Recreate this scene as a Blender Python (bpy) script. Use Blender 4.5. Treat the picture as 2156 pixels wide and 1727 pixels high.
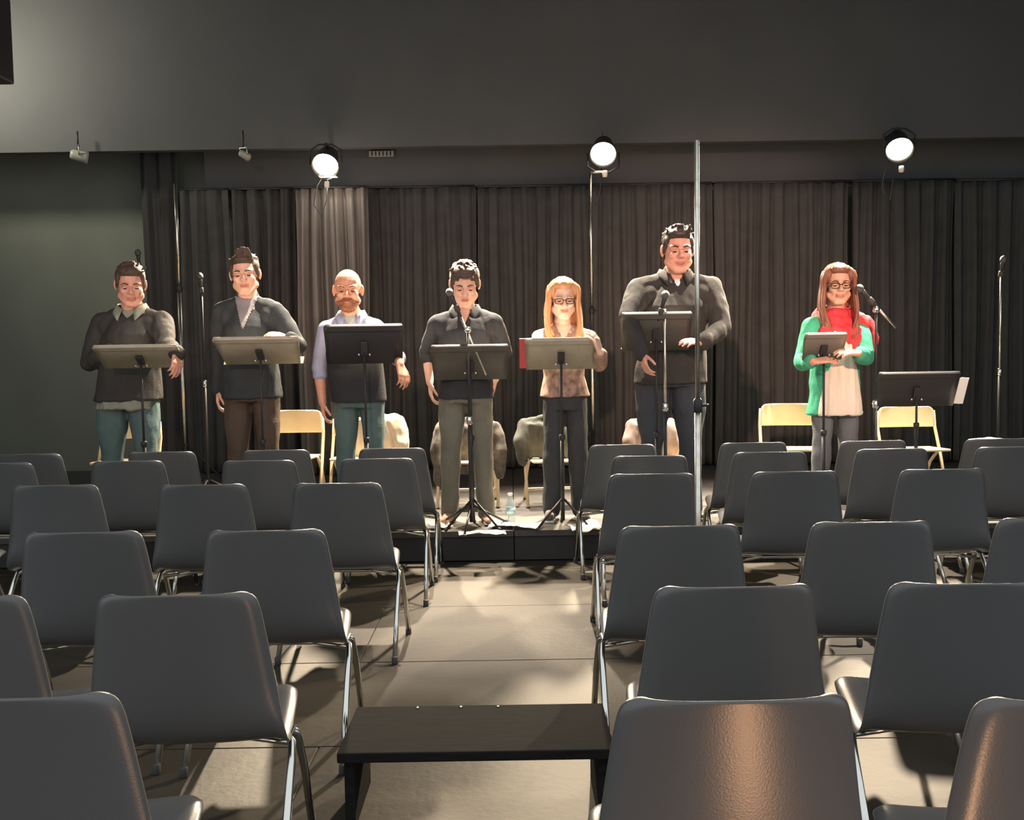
import bpy, bmesh, math, random
from mathutils import Vector, Matrix, noise
from mathutils.bvhtree import BVHTree
from math import sin, cos, pi, radians as R, sqrt
random.seed(7)
SC = bpy.context.scene
COL = SC.collection
for o in list(bpy.data.objects): bpy.data.objects.remove(o)

# ------------------------------------------------------------------ camera
W_, H_, F_ = 2156.0, 1727.0, 2070.0
HC = 1.40                       # eye height
PITCH = math.atan((H_/2 - 730)/F_)
ROLL = R(0.9)
Fw = Vector((0, cos(PITCH), -sin(PITCH)))
U0 = Vector((0, sin(PITCH), cos(PITCH)))
X0 = Vector((1, 0, 0))
Rt = X0*cos(ROLL) - U0*sin(ROLL)
Up = U0*cos(ROLL) + X0*sin(ROLL)
CAM = Vector((0, 0, HC))
cd = bpy.data.cameras.new('camera'); cd.sensor_width = 36; cd.lens = 36*F_/W_
cam = bpy.data.objects.new('camera', cd); COL.objects.link(cam)
cam.matrix_world = Matrix.Translation(CAM) @ Matrix((Rt, Up, -Fw)).transposed().to_4x4()
cd.clip_end = 100; cd.clip_start = 0.02
SC.camera = cam

# ------------------------------------------------------------------ world, lights, exposure
w = bpy.data.worlds.new('World'); SC.world = w; w.use_nodes = True
bgn = w.node_tree.nodes['Background']
bgn.inputs[0].default_value = (0.95, 0.99, 1.02, 1); bgn.inputs[1].default_value = 1.08
SC.view_settings.view_transform = 'Standard'; SC.view_settings.look = 'None'
SC.view_settings.exposure = 0.0; SC.view_settings.gamma = 1.0; SC.view_settings.use_curve_mapping = False

def rd(px, py):
    return Fw + Rt*((px - W_/2)/F_) + Up*((H_/2 - py)/F_)
def at(px, py, Y):              # the point of the view ray at depth Y
    d = rd(px, py); return CAM + d*(Y/d.y)
def atz(px, py, z):             # the point of the view ray at height z
    d = rd(px, py); return CAM + d*((z - HC)/d.z)

def light(name, kind, loc, energy, color, target=None, **kw):
    L = bpy.data.lights.new(name, kind); L.energy = energy; L.color = color
    for k, v in kw.items(): setattr(L, k, v)
    o = bpy.data.objects.new(name, L); COL.objects.link(o); o.location = loc
    if target is not None:
        o.rotation_euler = (Vector(target) - Vector(loc)).to_track_quat('-Z', 'Y').to_euler()
    return o
WARM = (1.0, 0.80, 0.56)
LAMPS = [at(686, 345, 8.9), at(1270, 322, 8.9), at(1893, 312, 8.9)]
AIMS = [Vector((-1.7, 5.2, 0.3)), Vector((0.35, 4.6, 0.2)), Vector((2.6, 5.2, 0.3))]
POW = [2100, 1700, 2300]
for p, a, e in zip(LAMPS, AIMS, POW):
    q = p + (a - p).normalized()*0.09
    light('back_lamp_light', 'SPOT', q, e, WARM, a, spot_size=R(84), spot_blend=0.35, shadow_soft_size=0.07)
light('open_bulb_light', 'POINT', LAMPS[0] + Vector((0.02, 0.10, -0.17)), 5.5, (1, .84, .68), shadow_soft_size=0.03)
for lx, ax, e in ((-1.9, -2.15, 740), (-1.0, -.95, 740), (.6, .45, 720), (2.7, 2.25, 3300)):
    light('front_spot_light', 'SPOT', (lx, -1.4, 3.3), e, (1.0, .58, .42), (ax, 6.7, 1.98), spot_size=R(23), spot_blend=1.0, shadow_soft_size=0.10)
DOWN = [(Vector((-.75, 7.62, 4.50)), Vector((-1.1, 6.75, 1.3)), 3700), (Vector((.45, 7.60, 4.50)), Vector((.50, 6.75, 1.3)), 3500), (Vector((3.1, 7.50, 4.50)), Vector((2.3, 6.75, 1.2)), 3600)]
for p, a, e in DOWN:
    light('stage_downlight', 'SPOT', p + (a-p).normalized()*.10, e, (1, .84, .66), a, spot_size=R(58), spot_blend=0.7, shadow_soft_size=0.05)
light('aisle_downlight', 'SPOT', (0.75, 5.55, 3.38), 250, (1.0, .84, .60), (0.0, 4.1, 0), spot_size=R(62), spot_blend=0.6, shadow_soft_size=0.05)
light('added_low_warm_light', 'POINT', (0.62, 0.95, 0.22), 12.0, (1, .52, .26), shadow_soft_size=0.06)  # added warm light, puts a warm streak on the near chair backs
light('side_wash_light', 'SPOT', (-4.95, 8.2, 4.0), 165, (1.0, .93, .74), (-4.3, 9.25, 3.95), spot_size=R(150), spot_blend=1.0, shadow_soft_size=0.15)

# ------------------------------------------------------------------ materials
MATS = {}
def mat(name, col, rough=0.7, metal=0.0, spec=0.5, var=0.0, scale=8.0, bump=0.0, bscale=60.0, emit=None, estr=0.0, stretch=None):
    if name in MATS: return MATS[name]
    m = bpy.data.materials.new(name); m.use_nodes = True
    nt = m.node_tree; b = nt.nodes['Principled BSDF']
    b.inputs['Base Color'].default_value = (*col, 1); b.inputs['Roughness'].default_value = rough
    b.inputs['Metallic'].default_value = metal; b.inputs['Specular IOR Level'].default_value = spec
    if emit: b.inputs['Emission Color'].default_value = (*emit, 1); b.inputs['Emission Strength'].default_value = estr
    if var or bump:
        tc = nt.nodes.new('ShaderNodeTexCoord'); mp = nt.nodes.new('ShaderNodeMapping')
        nt.links.new(tc.outputs['Object'], mp.inputs[0])
        if stretch: mp.inputs['Scale'].default_value = stretch
    if var:
        n = nt.nodes.new('ShaderNodeTexNoise'); n.inputs['Scale'].default_value = scale; n.inputs['Detail'].default_value = 5
        nt.links.new(mp.outputs[0], n.inputs['Vector'])
        r = nt.nodes.new('ShaderNodeValToRGB')
        r.color_ramp.elements[0].position = .3; r.color_ramp.elements[1].position = .7
        r.color_ramp.elements[0].color = (*[c*(1-var) for c in col], 1)
        r.color_ramp.elements[1].color = (*[min(1, c*(1+var)) for c in col], 1)
        nt.links.new(n.outputs['Fac'], r.inputs[0]); nt.links.new(r.outputs[0], b.inputs['Base Color'])
    if bump:
        n = nt.nodes.new('ShaderNodeTexNoise'); n.inputs['Scale'].default_value = bscale; n.inputs['Detail'].default_value = 4
        nt.links.new(mp.outputs[0], n.inputs['Vector'])
        bp = nt.nodes.new('ShaderNodeBump'); bp.inputs['Strength'].default_value = bump; bp.inputs['Distance'].default_value = 0.01
        nt.links.new(n.outputs['Fac'], bp.inputs['Height']); nt.links.new(bp.outputs[0], b.inputs['Normal'])
    MATS[name] = m; return m

M_FLOOR = mat('vinyl floor', (.036, .0305, .0225), .55, spec=.3, var=.16, scale=2.2, bump=.15, bscale=30)
M_JOINT = mat('floor subbase', (.06, .055, .05), .9)
M_STAGE = mat('black stage paint', (.055, .052, .05), .45, var=.35, scale=5, bump=.2, bscale=25)
M_WALL = mat('dark green grey wall paint', (.150, .162, .135), .9, var=.08, scale=2, bump=.08, bscale=50)
M_CEIL = mat('charcoal ceiling paint', (.085, .088, .09), .95, var=.05, scale=2)
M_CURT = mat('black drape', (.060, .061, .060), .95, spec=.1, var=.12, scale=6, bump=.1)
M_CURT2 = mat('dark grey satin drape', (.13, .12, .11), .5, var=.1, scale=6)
M_BLACKCLOTH = mat('black masking cloth', (.05, .05, .05), 1, spec=.05)
M_SHELL = mat('black polypropylene', (.072, .073, .075), .31, spec=.5, bump=.05, bscale=260)
M_CHROME = mat('chrome tube', (.62, .63, .60), .16, metal=1)
M_RUBBER = mat('black rubber', (.04, .04, .04), .7)
M_BLK = mat('black enamel metal', (.026, .026, .028), .45, spec=.3)
M_LITDESK = mat('desk metal with painted light', (.34, .31, .235), .5, var=.1, scale=12)  # desks are black; tan front light is put into this colour
M_MIDLIT = mat('desk metal with weaker painted light', (.15, .135, .11), .5)  # same black desk, weaker light put into the colour
M_DIMLIT = mat('desk metal with faint painted light', (.060, .058, .048), .5, var=.1, scale=12)  # same black desk, only faint light put into the colour
M_STEEL = mat('brushed steel pole', (.60, .58, .52), .3, metal=1, var=.15, scale=30)
M_BEIGE = mat('beige enamel metal', (.66, .54, .34), .4, var=.05, scale=10)
M_PAPER = mat('white paper', (.85, .83, .78), .8)
M_RED = mat('red folder card', (.50, .06, .07), .6)
M_LENS = mat('glowing lamp lens', (1, .9, .7), .5, emit=(1, .86, .62), estr=28)
M_WOOD = mat('black painted wood', (.012, .012, .012), .95, spec=.05, var=.2, scale=10, stretch=(1, 8, 8))
M_MESHMIC = mat('microphone grille', (.14, .14, .14), .4, metal=.9, bump=.6, bscale=400)
M_BOTTLE = bpy.data.materials.new('clear bottle plastic'); M_BOTTLE.use_nodes = True
_b = M_BOTTLE.node_tree.nodes['Principled BSDF']; _b.inputs['Base Color'].default_value = (.75, .88, .88, 1); _b.inputs['Roughness'].default_value = .08; _b.inputs['Transmission Weight'].default_value = .85; _b.inputs['IOR'].default_value = 1.2

# ------------------------------------------------------------------ mesh helpers
class MB:
    def __init__(s): s.v = []; s.f = []
    def add(s, vs, fs, M=None):
        n = len(s.v)
        for p in vs:
            p = Vector(p); s.v.append(M @ p if M else p)
        s.f += [tuple(i+n for i in f) for f in fs]; return s
    def box(s, c, size, rot=(0, 0, 0), bev=0.0, M=None):
        bm = bmesh.new(); bmesh.ops.create_cube(bm, size=1)
        bmesh.ops.scale(bm, vec=size, verts=bm.verts)
        if bev: bmesh.ops.bevel(bm, geom=bm.edges[:], offset=bev, segments=2, affect='EDGES', profile=.6)
        from mathutils import Euler
        T = Matrix.Translation(c) @ Euler(rot).to_matrix().to_4x4()
        if M: T = M @ T
        bm.verts.index_update()
        s.add([v.co for v in bm.verts], [[v.index for v in f.verts] for f in bm.faces], T); bm.free(); return s
    def tube(s, pts, r, n=10, M=None, flat=1.0):
        pts = [Vector(p) for p in pts]; m = len(pts)
        rs = r if isinstance(r, (list, tuple)) else [r]*m
        vs = []; fs = []; pu = None
        for i, p in enumerate(pts):
            t = (pts[min(i+1, m-1)] - pts[max(i-1, 0)])
            t = t.normalized() if t.length > 1e-9 else Vector((0, 0, 1))
            if pu is None:
                a = Vector((0, 0, 1)) if abs(t.z) < .9 else Vector((1, 0, 0))
                u = t.cross(a).normalized()
            else:
                u = (pu - t*pu.dot(t)).normalized()
            pu = u; q = t.cross(u)
            for k in range(n):
                a = 2*pi*k/n; vs.append(p + (u*cos(a) + q*sin(a)*flat)*rs[i])
        for i in range(m-1):
            for k in range(n):
                fs.append((i*n+k, i*n+(k+1) % n, (i+1)*n+(k+1) % n, (i+1)*n+k))
        fs.append(tuple(range(n))[::-1]); fs.append(tuple((m-1)*n+k for k in range(n)))
        return s.add(vs, fs, M)
    def lathe(s, prof, n=20, M=None):      # (r, z) pairs
        vs = []; fs = []; m = len(prof)
        for r, z in prof:
            for k in range(n):
                a = 2*pi*k/n; vs.append((r*cos(a), r*sin(a), z))
        for i in range(m-1):
            for k in range(n):
                fs.append((i*n+k, i*n+(k+1) % n, (i+1)*n+(k+1) % n, (i+1)*n+k))
        fs.append(tuple(range(n))[::-1]); fs.append(tuple((m-1)*n+k for k in range(n)))
        return s.add(vs, fs, M)
    def ell(s, c, r, rot=None, n=16, m=10, M=None):
        vs = []; fs = []; c = Vector(c)
        if not hasattr(r, '__len__'): r = (r, r, r)
        E = rot.to_4x4() if rot else Matrix.Identity(4)
        T = Matrix.Translation(c) @ E
        if M: T = M @ T
        for i in range(1, m):
            ph = pi*i/m
            for k in range(n):
                a = 2*pi*k/n; vs.append((r[0]*sin(ph)*cos(a), r[1]*sin(ph)*sin(a), r[2]*cos(ph)))
        vs.append((0, 0, r[2])); vs.append((0, 0, -r[2])); t = len(vs)-2
        for i in range(m-2):
            for k in range(n):
                fs.append((i*n+k, (i+1)*n+k, (i+1)*n+(k+1) % n, i*n+(k+1) % n))
        for k in range(n):
            fs.append((t, k, (k+1) % n)); fs.append((t+1, (m-2)*n+(k+1) % n, (m-2)*n+k))
        return s.add(vs, fs, T)
    def cap(s, a, ra, b, rb, n=14, M=None):   # round cone
        a = Vector(a); b = Vector(b); s.ell(a, ra, n=n, M=M); s.ell(b, rb, n=n, M=M)
        return s.tube([a, a.lerp(b, .5), b], [ra, (ra+rb)/2, rb], n, M=M)
    def chain(s, pts, rs, n=14, M=None):
        for i in range(len(pts)-1): s.cap(pts[i], rs[i], pts[i+1], rs[i+1], n, M)
        return s
    def loft(s, rings, n=24, M=None):         # rings of (cx, cy, z, rx, ry)
        vs = []; fs = []; m = len(rings)
        for cx, cy, z, rx, ry in rings:
            for k in range(n):
                a = 2*pi*k/n; ca, sa = cos(a), sin(a)
                e = .85
                vs.append((cx + rx*math.copysign(abs(ca)**e, ca), cy + ry*math.copysign(abs(sa)**e, sa), z))
        for i in range(m-1):
            for k in range(n):
                fs.append((i*n+k, i*n+(k+1) % n, (i+1)*n+(k+1) % n, (i+1)*n+k))
        fs.append(tuple(range(n))[::-1]); fs.append(tuple((m-1)*n+k for k in range(n)))
        return s.add(vs, fs, M)
    def mesh(s, name):
        me = bpy.data.meshes.new(name); me.from_pydata(s.v, [], s.f); me.update(); return me
    def build(s, name, material, parent=None, smooth=True, shift=None, **tags):
        if shift is not None: s.v = [v - shift for v in s.v]
        me = s.mesh(name)
        bm = bmesh.new(); bm.from_mesh(me); bmesh.ops.recalc_face_normals(bm, faces=bm.faces); bm.to_mesh(me); bm.free()
        return link(name, me, material, parent, smooth, **tags)
    def blob(s, name, material, voxel=.008, parent=None, smooths=3, shift=None, rough=None, **tags):
        if shift is not None: s.v = [v - shift for v in s.v]
        me = s.mesh(name)
        bm = bmesh.new(); bm.from_mesh(me); bmesh.ops.recalc_face_normals(bm, faces=bm.faces); bm.to_mesh(me); bm.free()
        t = bpy.data.objects.new('tmp', me); COL.objects.link(t)
        md = t.modifiers.new('r', 'REMESH'); md.mode = 'VOXEL'; md.voxel_size = voxel
        if smooths:
            sm = t.modifiers.new('s', 'SMOOTH'); sm.factor = .5; sm.iterations = smooths
        dg = bpy.context.evaluated_depsgraph_get()
        me2 = bpy.data.meshes.new_from_object(t.evaluated_get(dg))
        bpy.data.objects.remove(t); me2.name = name
        if rough:
            amp, sc, st = rough
            nn = [v.normal.copy() for v in me2.vertices]
            for v, nr in zip(me2.vertices, nn):
                q = Vector((v.co.x*sc*st[0], v.co.y*sc*st[1], v.co.z*sc*st[2]))
                v.co += nr*(noise.noise(q) + .5*noise.noise(q*2.3))*amp
            me2.update()
        return link(name, me2, material, parent, True, **tags)

def link(name, me, material, parent=None, smooth=True, label=None, cat=None, group=None, kind=None):
    me.materials.clear()
    if material: me.materials.append(material)
    if smooth:
        for p in me.polygons: p.use_smooth = True
    else:
        for p in me.polygons: p.use_smooth = False
    o = bpy.data.objects.new(name, me); COL.objects.link(o)
    if parent: o.parent = parent
    tag(o, label, cat, group, kind); return o
def tag(o, label=None, cat=None, group=None, kind=None):
    if label: o['label'] = label
    if cat: o['category'] = cat
    if group: o['group'] = group
    if kind: o['kind'] = kind
    return o
def thing(name, loc, label, cat, rz=0, group=None):
    o = bpy.data.objects.new(name, None); COL.objects.link(o); o.empty_display_size = .1
    o.location = loc; o.rotation_euler = (0, 0, rz); tag(o, label, cat, group); return o
def sharp(o, ang=35):
    o.data.set_sharp_from_angle(angle=R(ang)); return o
def copy_tree(o, parent=None):
    c = o.copy(); COL.objects.link(c)
    if parent: c.parent = parent
    for ch in kids[o.name]: copy_tree2(ch, c)
    return c
kids = {}
def children(o): return [x for x in bpy.data.objects if x.parent == o]
def copy_thing(root, loc, rz, label):
    r = root.copy(); COL.objects.link(r); r.location = loc; r.rotation_euler = (0, 0, rz); r['label'] = label
    for ch in children(root):
        c = ch.copy(); COL.objects.link(c); c.parent = r
        for g in children(ch):
            d = g.copy(); COL.objects.link(d); d.parent = c
    return r

# ------------------------------------------------------------------ setting
STG = 0.20; SF = 6.36; BACK = 10.0; CEIL = 3.47; TOP = 4.85; BULK = 9.25; BZ = at(1078, 305, 9.25).z
def rect_struct(name, lo, hi, m, parent=None):
    c = [(a+b)/2 for a, b in zip(lo, hi)]; s = [abs(b-a) for a, b in zip(lo, hi)]
    o = MB().box(c, s).build(name, m, parent, smooth=False)
    if not parent: o['kind'] = 'structure'
    return o
floor = rect_struct('floor', (-6, -2.5, -.12), (6, BACK, -.008), M_JOINT)
# vinyl sheets lying on the subfloor, laid at 0.93 m pitch with a narrow joint
ys = [-2.4 + .0]
Y = 5.25 - .93*8; bm_me = None
row = 0
while Y < SF - .05:
    y1 = min(Y + .93, SF)
    off = 0 if row % 2 else 1.5
    x = -7.9 + off
    while x < 6:
        x0 = max(x, -6); x1 = min(x + 3.6, 6)
        if x1 - x0 > .1:
            o = MB().box(((x0+x1)/2, (Y+y1)/2, -.004 + random.uniform(-.0004, .0004)), (x1-x0-.006, y1-Y-.008, .008), bev=.0015).build('floor_sheet', M_FLOOR, floor, smooth=False)
        x += 3.6
    Y += .93; row += 1
rect_struct('wall_back', (-6, BACK, -.1), (6, BACK+.1, CEIL), M_WALL)
rect_struct('wall_left', (-6.1, 3.0, -.1), (-6, BACK, TOP), M_WALL)
rect_struct('wall_right', (6, 3.0, -.1), (6.1, BACK, TOP), M_CEIL)
rect_struct('wall_upper', (-5.99, BULK, BZ), (5.99, BULK+.1, TOP), M_CEIL)
rect_struct('trim_2', (-5.99, BULK+.1, CEIL), (5.99, BACK, CEIL+.05), M_CEIL)
rect_struct('ceiling', (-6, 4.2, TOP), (6, BACK, TOP+.1), M_CEIL)
# stage platform
stg = thing('stage_platform', (0, SF, 0), 'low black stage platform the readers stand on', 'stage')
n = 6; wd = 12/n
for i in range(n):
    for j in range(3):
        d_ = (BACK - SF)/3
        MB().box((-6 + wd*(i+.5), d_*(j+.5), STG-.02), (wd-.005, d_-.005, .04), bev=.003).build('deck_panel', M_STAGE, stg, smooth=False)
    MB().box((-6 + wd*(i+.5), .03, .08), (wd-.006, .03, .155), bev=.003).build('front_panel', M_BLACKCLOTH, stg, smooth=False)
MB().box((0, (BACK-SF)/2+.1, .079), (11.9, BACK-SF-.25, .155)).build('base', M_JOINT, stg, smooth=False)

# ------------------------------------------------------------------ curtains
def curtain(px0, px1, pytop, Yd, m, label, amp=.034, folds=.15, top=None, bottom=STG+.012, seed=0, name='curtain', group=None):
    a = at(px0, pytop, Yd); b = at(px1, pytop, Yd); zt = top if top else (a.z+b.z)/2
    x0, x1 = a.x, b.x; rng = random.Random(seed)
    L = x1 - x0; nu = max(24, int(L/.014)); nv = 22
    ph = [rng.uniform(0, 6) for _ in range(4)]
    vs = []; fs = []
    for j in range(nv+1):
        t = j/nv; z = zt + (bottom - zt)*t
        for i in range(nu+1):
            x = x0 + L*i/nu
            k = 2*pi/folds
            ww = .55 + .45*min(1, t*4)
            y = amp*ww*(sin(k*x + ph[0] + .6*sin(x*2.7+ph[1]) + .25*t) + .4*sin(2.3*k*x + ph[2] + t*.7)) + .02*sin(x*3+ph[3])
            vs.append((x - x0 - L/2 + .01*sin(5*t+ph[1]+x*9), y, z - bottom))
    for j in range(nv):
        for i in range(nu):
            q = j*(nu+1)+i; fs.append((q, q+1, q+nu+2, q+nu+1))
    me = bpy.data.meshes.new('drape'); me.from_pydata(vs, [], fs); me.update()
    t_ = thing(name, ((x0+x1)/2, Yd, bottom), label, 'curtain', group=group)
    o = link('drape', me, m, t_); sd = o.modifiers.new('s', 'SOLIDIFY'); sd.thickness = .006
    MB().tube([(-L/2, 0, zt-bottom+.012), (L/2, 0, zt-bottom+.012)], .013).build('curtain_rail', M_BLK, t_)
    return t_
G = 'drapes hung across the back of the stage'
curtain(296, 372, 312, 9.72, M_BLACKCLOTH, 'narrow black masking drape at the end of the green grey wall', top=CEIL-.03, seed=1, amp=.03)
curtain(378, 482, 402, 9.66, M_CURT, 'black drape left of the satin drape, behind the leftmost tall steel pole', seed=2, group=G)
curtain(486, 622, 400, 9.62, M_CURT, 'black drape behind the man in the dark cardigan', seed=3, amp=.06, group=G)
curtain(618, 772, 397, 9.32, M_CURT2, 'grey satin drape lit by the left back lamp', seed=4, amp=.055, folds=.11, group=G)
curtain(770, 1000, 396, 9.64, M_CURT, 'black drape right of the lit satin drape', seed=5, group=G)
curtain(1004, 1240, 394, 9.62, M_CURT, 'black drape behind the reader in the black shirt and the long haired blonde', seed=6, group=G)
curtain(1244, 1500, 390, 9.64, M_CURT, 'black drape behind the tallest reader', seed=7, group=G)
curtain(1504, 1790, 386, 9.62, M_CURT, 'black drape between the tallest reader and the woman in the red scarf', seed=8, group=G)
curtain(1794, 2010, 382, 9.64, M_CURT, 'black drape under the right back lamp', seed=9, group=G)
curtain(2014, 2290, 380, 9.62, M_CURT, 'black drape at the right edge behind the right microphone stand', seed=10, group=G)
# border strip above the drapes
p0 = at(430, 310, 9.8); p1 = at(2290, 300, 9.8)
rect_struct('trim_1', (p0.x, 9.78, at(1078, 392, 9.8).z), (5.99, 9.86, CEIL), M_CEIL)

# small fittings under the ceiling
def clip_lamp(px, py, label, s=1.0, rz=0.5):
    p = at(px, py, 9.13); t = thing('unlit_spotlight', (p.x, p.y, p.z), label, 'spotlight', rz=rz)
    MB().lathe([(.03*s, -.07*s), (.045*s, -.05*s), (.05*s, .05*s), (.06*s, .08*s), (.055*s, .082*s), (.04*s, .05*s)], 16, Matrix.Rotation(R(100), 4, 'Y')).build('can', mat('grey lamp housing', (.3, .3, .26), .4), t)
    MB().tube([(0, -.05*s, 0), (0, -.055*s, .09*s), (0, .055*s, .09*s), (0, .05*s, 0)], .006).build('yoke', M_STEEL, t)
    MB().tube([(0, 0, .09*s), (0, 0, .22)], .008).build('hanger', M_BLK, t)
clip_lamp(165, 328, 'small unlit spotlight under the ceiling at the far left')
clip_lamp(513, 326, 'small unlit spotlight under the ceiling left of the left back lamp', .7, 1.2)
p = at(803, 324, 9.74)
t = thing('air_vent', p, 'pale slotted air vent high on the back wall right of the left lamp', 'vent')
MB().box((0, 0, 0), (.24, .02, .055), bev=.004).build('frame', mat('grey vent', (.36, .36, .32), .5), t, smooth=False)
for k in range(6): MB().box((-.09+.036*k, -.012, 0), (.012, .008, .042)).build('slat', M_BLK, t, smooth=False)
# hanging loudspeaker at the top left edge
p = at(-34, 78, 6.6)
t = thing('hanging_loudspeaker', p, 'black hanging box at the top left edge of the frame', 'loudspeaker')
MB().box((0, 0, 0), (.26, .24, .56), bev=.015).build('cabinet', M_BLK, t, smooth=False)
MB().box((0, -.124, 0), (.22, .01, .5), bev=.004).build('grille', M_RUBBER, t, smooth=False)
MB().tube([(0, 0, .28), (0, 0, TOP-p.z-.002)], .012).build('hanger', M_BLK, t)

# ------------------------------------------------------------------ back lamps
def back_lamp(p, aim, label, mode):
    t = thing('stage_lamp', p, label, 'lamp')
    d = (aim - p).normalized(); Mx = d.to_track_quat('Z', 'Y').to_matrix().to_4x4()
    hs = MB().lathe([(.05, -.20), (.085, -.18), (.10, -.06), (.118, .03), (.126, .05), (.12, .052), (.105, .0), (.09, -.05), (.02, -.06)], 28, Mx).build('housing', M_BLK, t)
    MB().lathe([(.001, -.004), (.112, .0), (.112, .012), (.08, .026), (.001, .034)], 28, Mx).build('lens', M_LENS, t)
    if mode == 'hang':
        MB().tube([(-.14, 0, 0), (-.14, .0, .12), (-.06, 0, .17), (.06, 0, .17), (.14, 0, .12), (.14, 0, 0)], .008).build('yoke', M_BLK, t)
        MB().tube([(0, 0, .17), (0, .12, .17), (0, BULK-p.y-.002, .15)], .014).build('hanger', M_BLK, t)
    else:
        MB().tube([(-.14, 0, 0), (-.14, 0, -.12), (-.06, 0, -.17), (.06, 0, -.17), (.14, 0, -.12), (.14, 0, 0)], .008).build('yoke', M_BLK, t)
        MB().tube([(0, .0, -.17), (-.115, 0, -.17)], .012).build('arm', M_STEEL, t)
    MB().lathe([(.001, -.03), (.02, -.028), (.024, 0), (.02, .028), (.001, .03)], 14, Matrix.Translation((.01, -.03, -.19))).build('knob', mat('pale knob', (.8, .76, .68), .3), t)
    MB().tube([(.02, .05, .0), (-.10, .08, -.18), (-.13, .06, -.35), (-.06, .05, -.46), (-.02, .1, -.30), (0, .12, .05), (0, .06, .2)], .005, 6).build('cable', M_RUBBER, t)
    return t
for (p, a, e), w_ in zip(DOWN, ('above the bald reader', 'above the blonde woman', 'above the far right readers side')):  # unseen cans added to carry the stage downlights
    t = thing('added_ceiling_can', p, 'added black ceiling can %s, facing down' % w_, 'spotlight')
    Mx = (a-p).normalized().to_track_quat('Z', 'Y').to_matrix().to_4x4()
    MB().lathe([(.03, -.11), (.05, -.10), (.055, .06), (.060, .13), (.056, .13), (.05, .07), (.045, -.02), (.02, -.03)], 20, Mx).build('can', M_BLK, t)
    MB().tube([(-.065, 0, 0), (-.065, 0, .08), (.065, 0, .08), (.065, 0, 0)], .006).build('yoke', M_BLK, t)
    MB().tube([(0, 0, .08), (0, 0, TOP-p.z-.002)], .01).build('hanger', M_BLK, t)
back_lamp(LAMPS[0], AIMS[0], 'left glowing back lamp above the lit satin drape', 'hang')
back_lamp(LAMPS[1], AIMS[1], 'middle glowing back lamp at the top of a thin steel stand', 'stand')
back_lamp(LAMPS[2], AIMS[2], 'right glowing back lamp above the woman in the red scarf', 'hang')
t_ = bpy.data.objects['stage_lamp']
MB().box((.02, -.02, -.115), (.16, .1, .008), bev=.002).build('shutter', mat('pale knob', (.8, .76, .68), .3), t_, smooth=False)

# ------------------------------------------------------------------ stands and poles
def tripod(t, h, r=.35, z0=.30, m=None, rt=.009, name='leg', ph=.4):
    m = m or M_BLK
    for k in range(3):
        a = 2*pi*k/3 + ph
        l = MB().tube([(0.015*cos(a), .015*sin(a), z0), (r*cos(a), r*sin(a), .012)], rt, 8).build(name, m, t)
        MB().ell((r*cos(a), r*sin(a), .012), (.014, .014, .012), n=10, m=6).build('rubber_foot', M_RUBBER, l)
def pole_stand(pxt, pyt, Y, base_z, label, joint=None, r=.014, m=M_STEEL, name='light_stand', tr=.38):
    top = at(pxt, pyt, Y); t = thing(name, (top.x, top.y, base_z), label, 'stand')
    H = top.z - base_z; j = joint if joint else H*.55
    MB().tube([(0, 0, .1), (0, 0, j)], r*1.35, 12).build('lower_tube', m, t)
    MB().tube([(0, 0, j), (0, 0, H)], r, 12).build('upper_tube', m, t)
    MB().lathe([(r*1.3, -.03), (r*1.9, -.025), (r*1.9, .02), (r*1.2, .03)], 14, Matrix.Translation((0, 0, j))).build('collar', M_BLK, t)
    MB().tube([(r, 0, j), (.045, 0, j)], .006, 8).build('knob', M_BLK, t)
    tripod(t, H, tr, .42, M_BLK, .010)
    return t
t = pole_stand(369, 387, 8.3, STG, 'tall bright steel light stand right of the leftmost reader', joint=at(380, 607, 8.3).z-STG, r=.014)
pole_stand(1243, 362, 8.92, STG, 'thin tall steel stand holding the middle back lamp', r=.013)
pole_stand(1467, 296, 3.98, 0, 'tall steel pole standing among the right seats in front of the tallest reader', r=.0098, joint=1.15, tr=.20)

def mic(t, tip, d, m1=M_MESHMIC):            # tip = head centre, d = direction from head to tail
    d = Vector(d).normalized(); Mx = Matrix.Translation(tip) @ d.to_track_quat('Z', 'Y').to_matrix().to_4x4()
    mb = MB().lathe([(.012, .02), (.017, .03), (.013, .06), (.010, .17), (.008, .175)], 14, Mx).build('microphone', M_BLK, t, label='dark hand microphone in the clip')
    MB().ell((0, 0, 0), (.026, .026, .030), n=14, m=10, M=Mx).build('grille', m1, mb)
    MB().lathe([(.016, .09), (.019, .095), (.019, .13), (.016, .135)], 12, Mx).build('clip', M_RUBBER, mb)
def mic_stand(base, hgt, label, boom=None, micd=None, pole=M_BLK, boomm=M_STEEL, r=.009):
    t = thing('microphone_stand', base, label, 'microphone stand')
    MB().tube([(0, 0, .05), (0, 0, hgt*.55)], r*1.35, 12).build('lower_tube', M_BLK, t)
    MB().tube([(0, 0, hgt*.55), (0, 0, hgt)], r, 12).build('upper_tube', pole, t)
    MB().lathe([(.012, -.03), (.02, -.02), (.02, .02), (.012, .03)], 12, Matrix.Translation((0, 0, hgt*.55))).build('collar', M_CHROME, t)
    tripod(t, hgt, .28, .16, M_BLK, .008)
    if boom:
        a, b = [Vector(q) - Vector(base) for q in boom]
        MB().tube([a, b], .008, 10).build('boom', boomm, t)
        MB().lathe([(.014, -.02), (.022, -.012), (.022, .012), (.014, .02)], 14, Matrix.Translation((0, 0, hgt)) @ Matrix.Rotation(pi/2, 4, 'X')).build('clutch', M_CHROME, t)
        mic(t, a + (a-b).normalized()*.15, (b-a))
    else:
        mic(t, Vector((0, -.03, hgt+.09)), micd or (.2, .1, -1))
    return t
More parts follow.
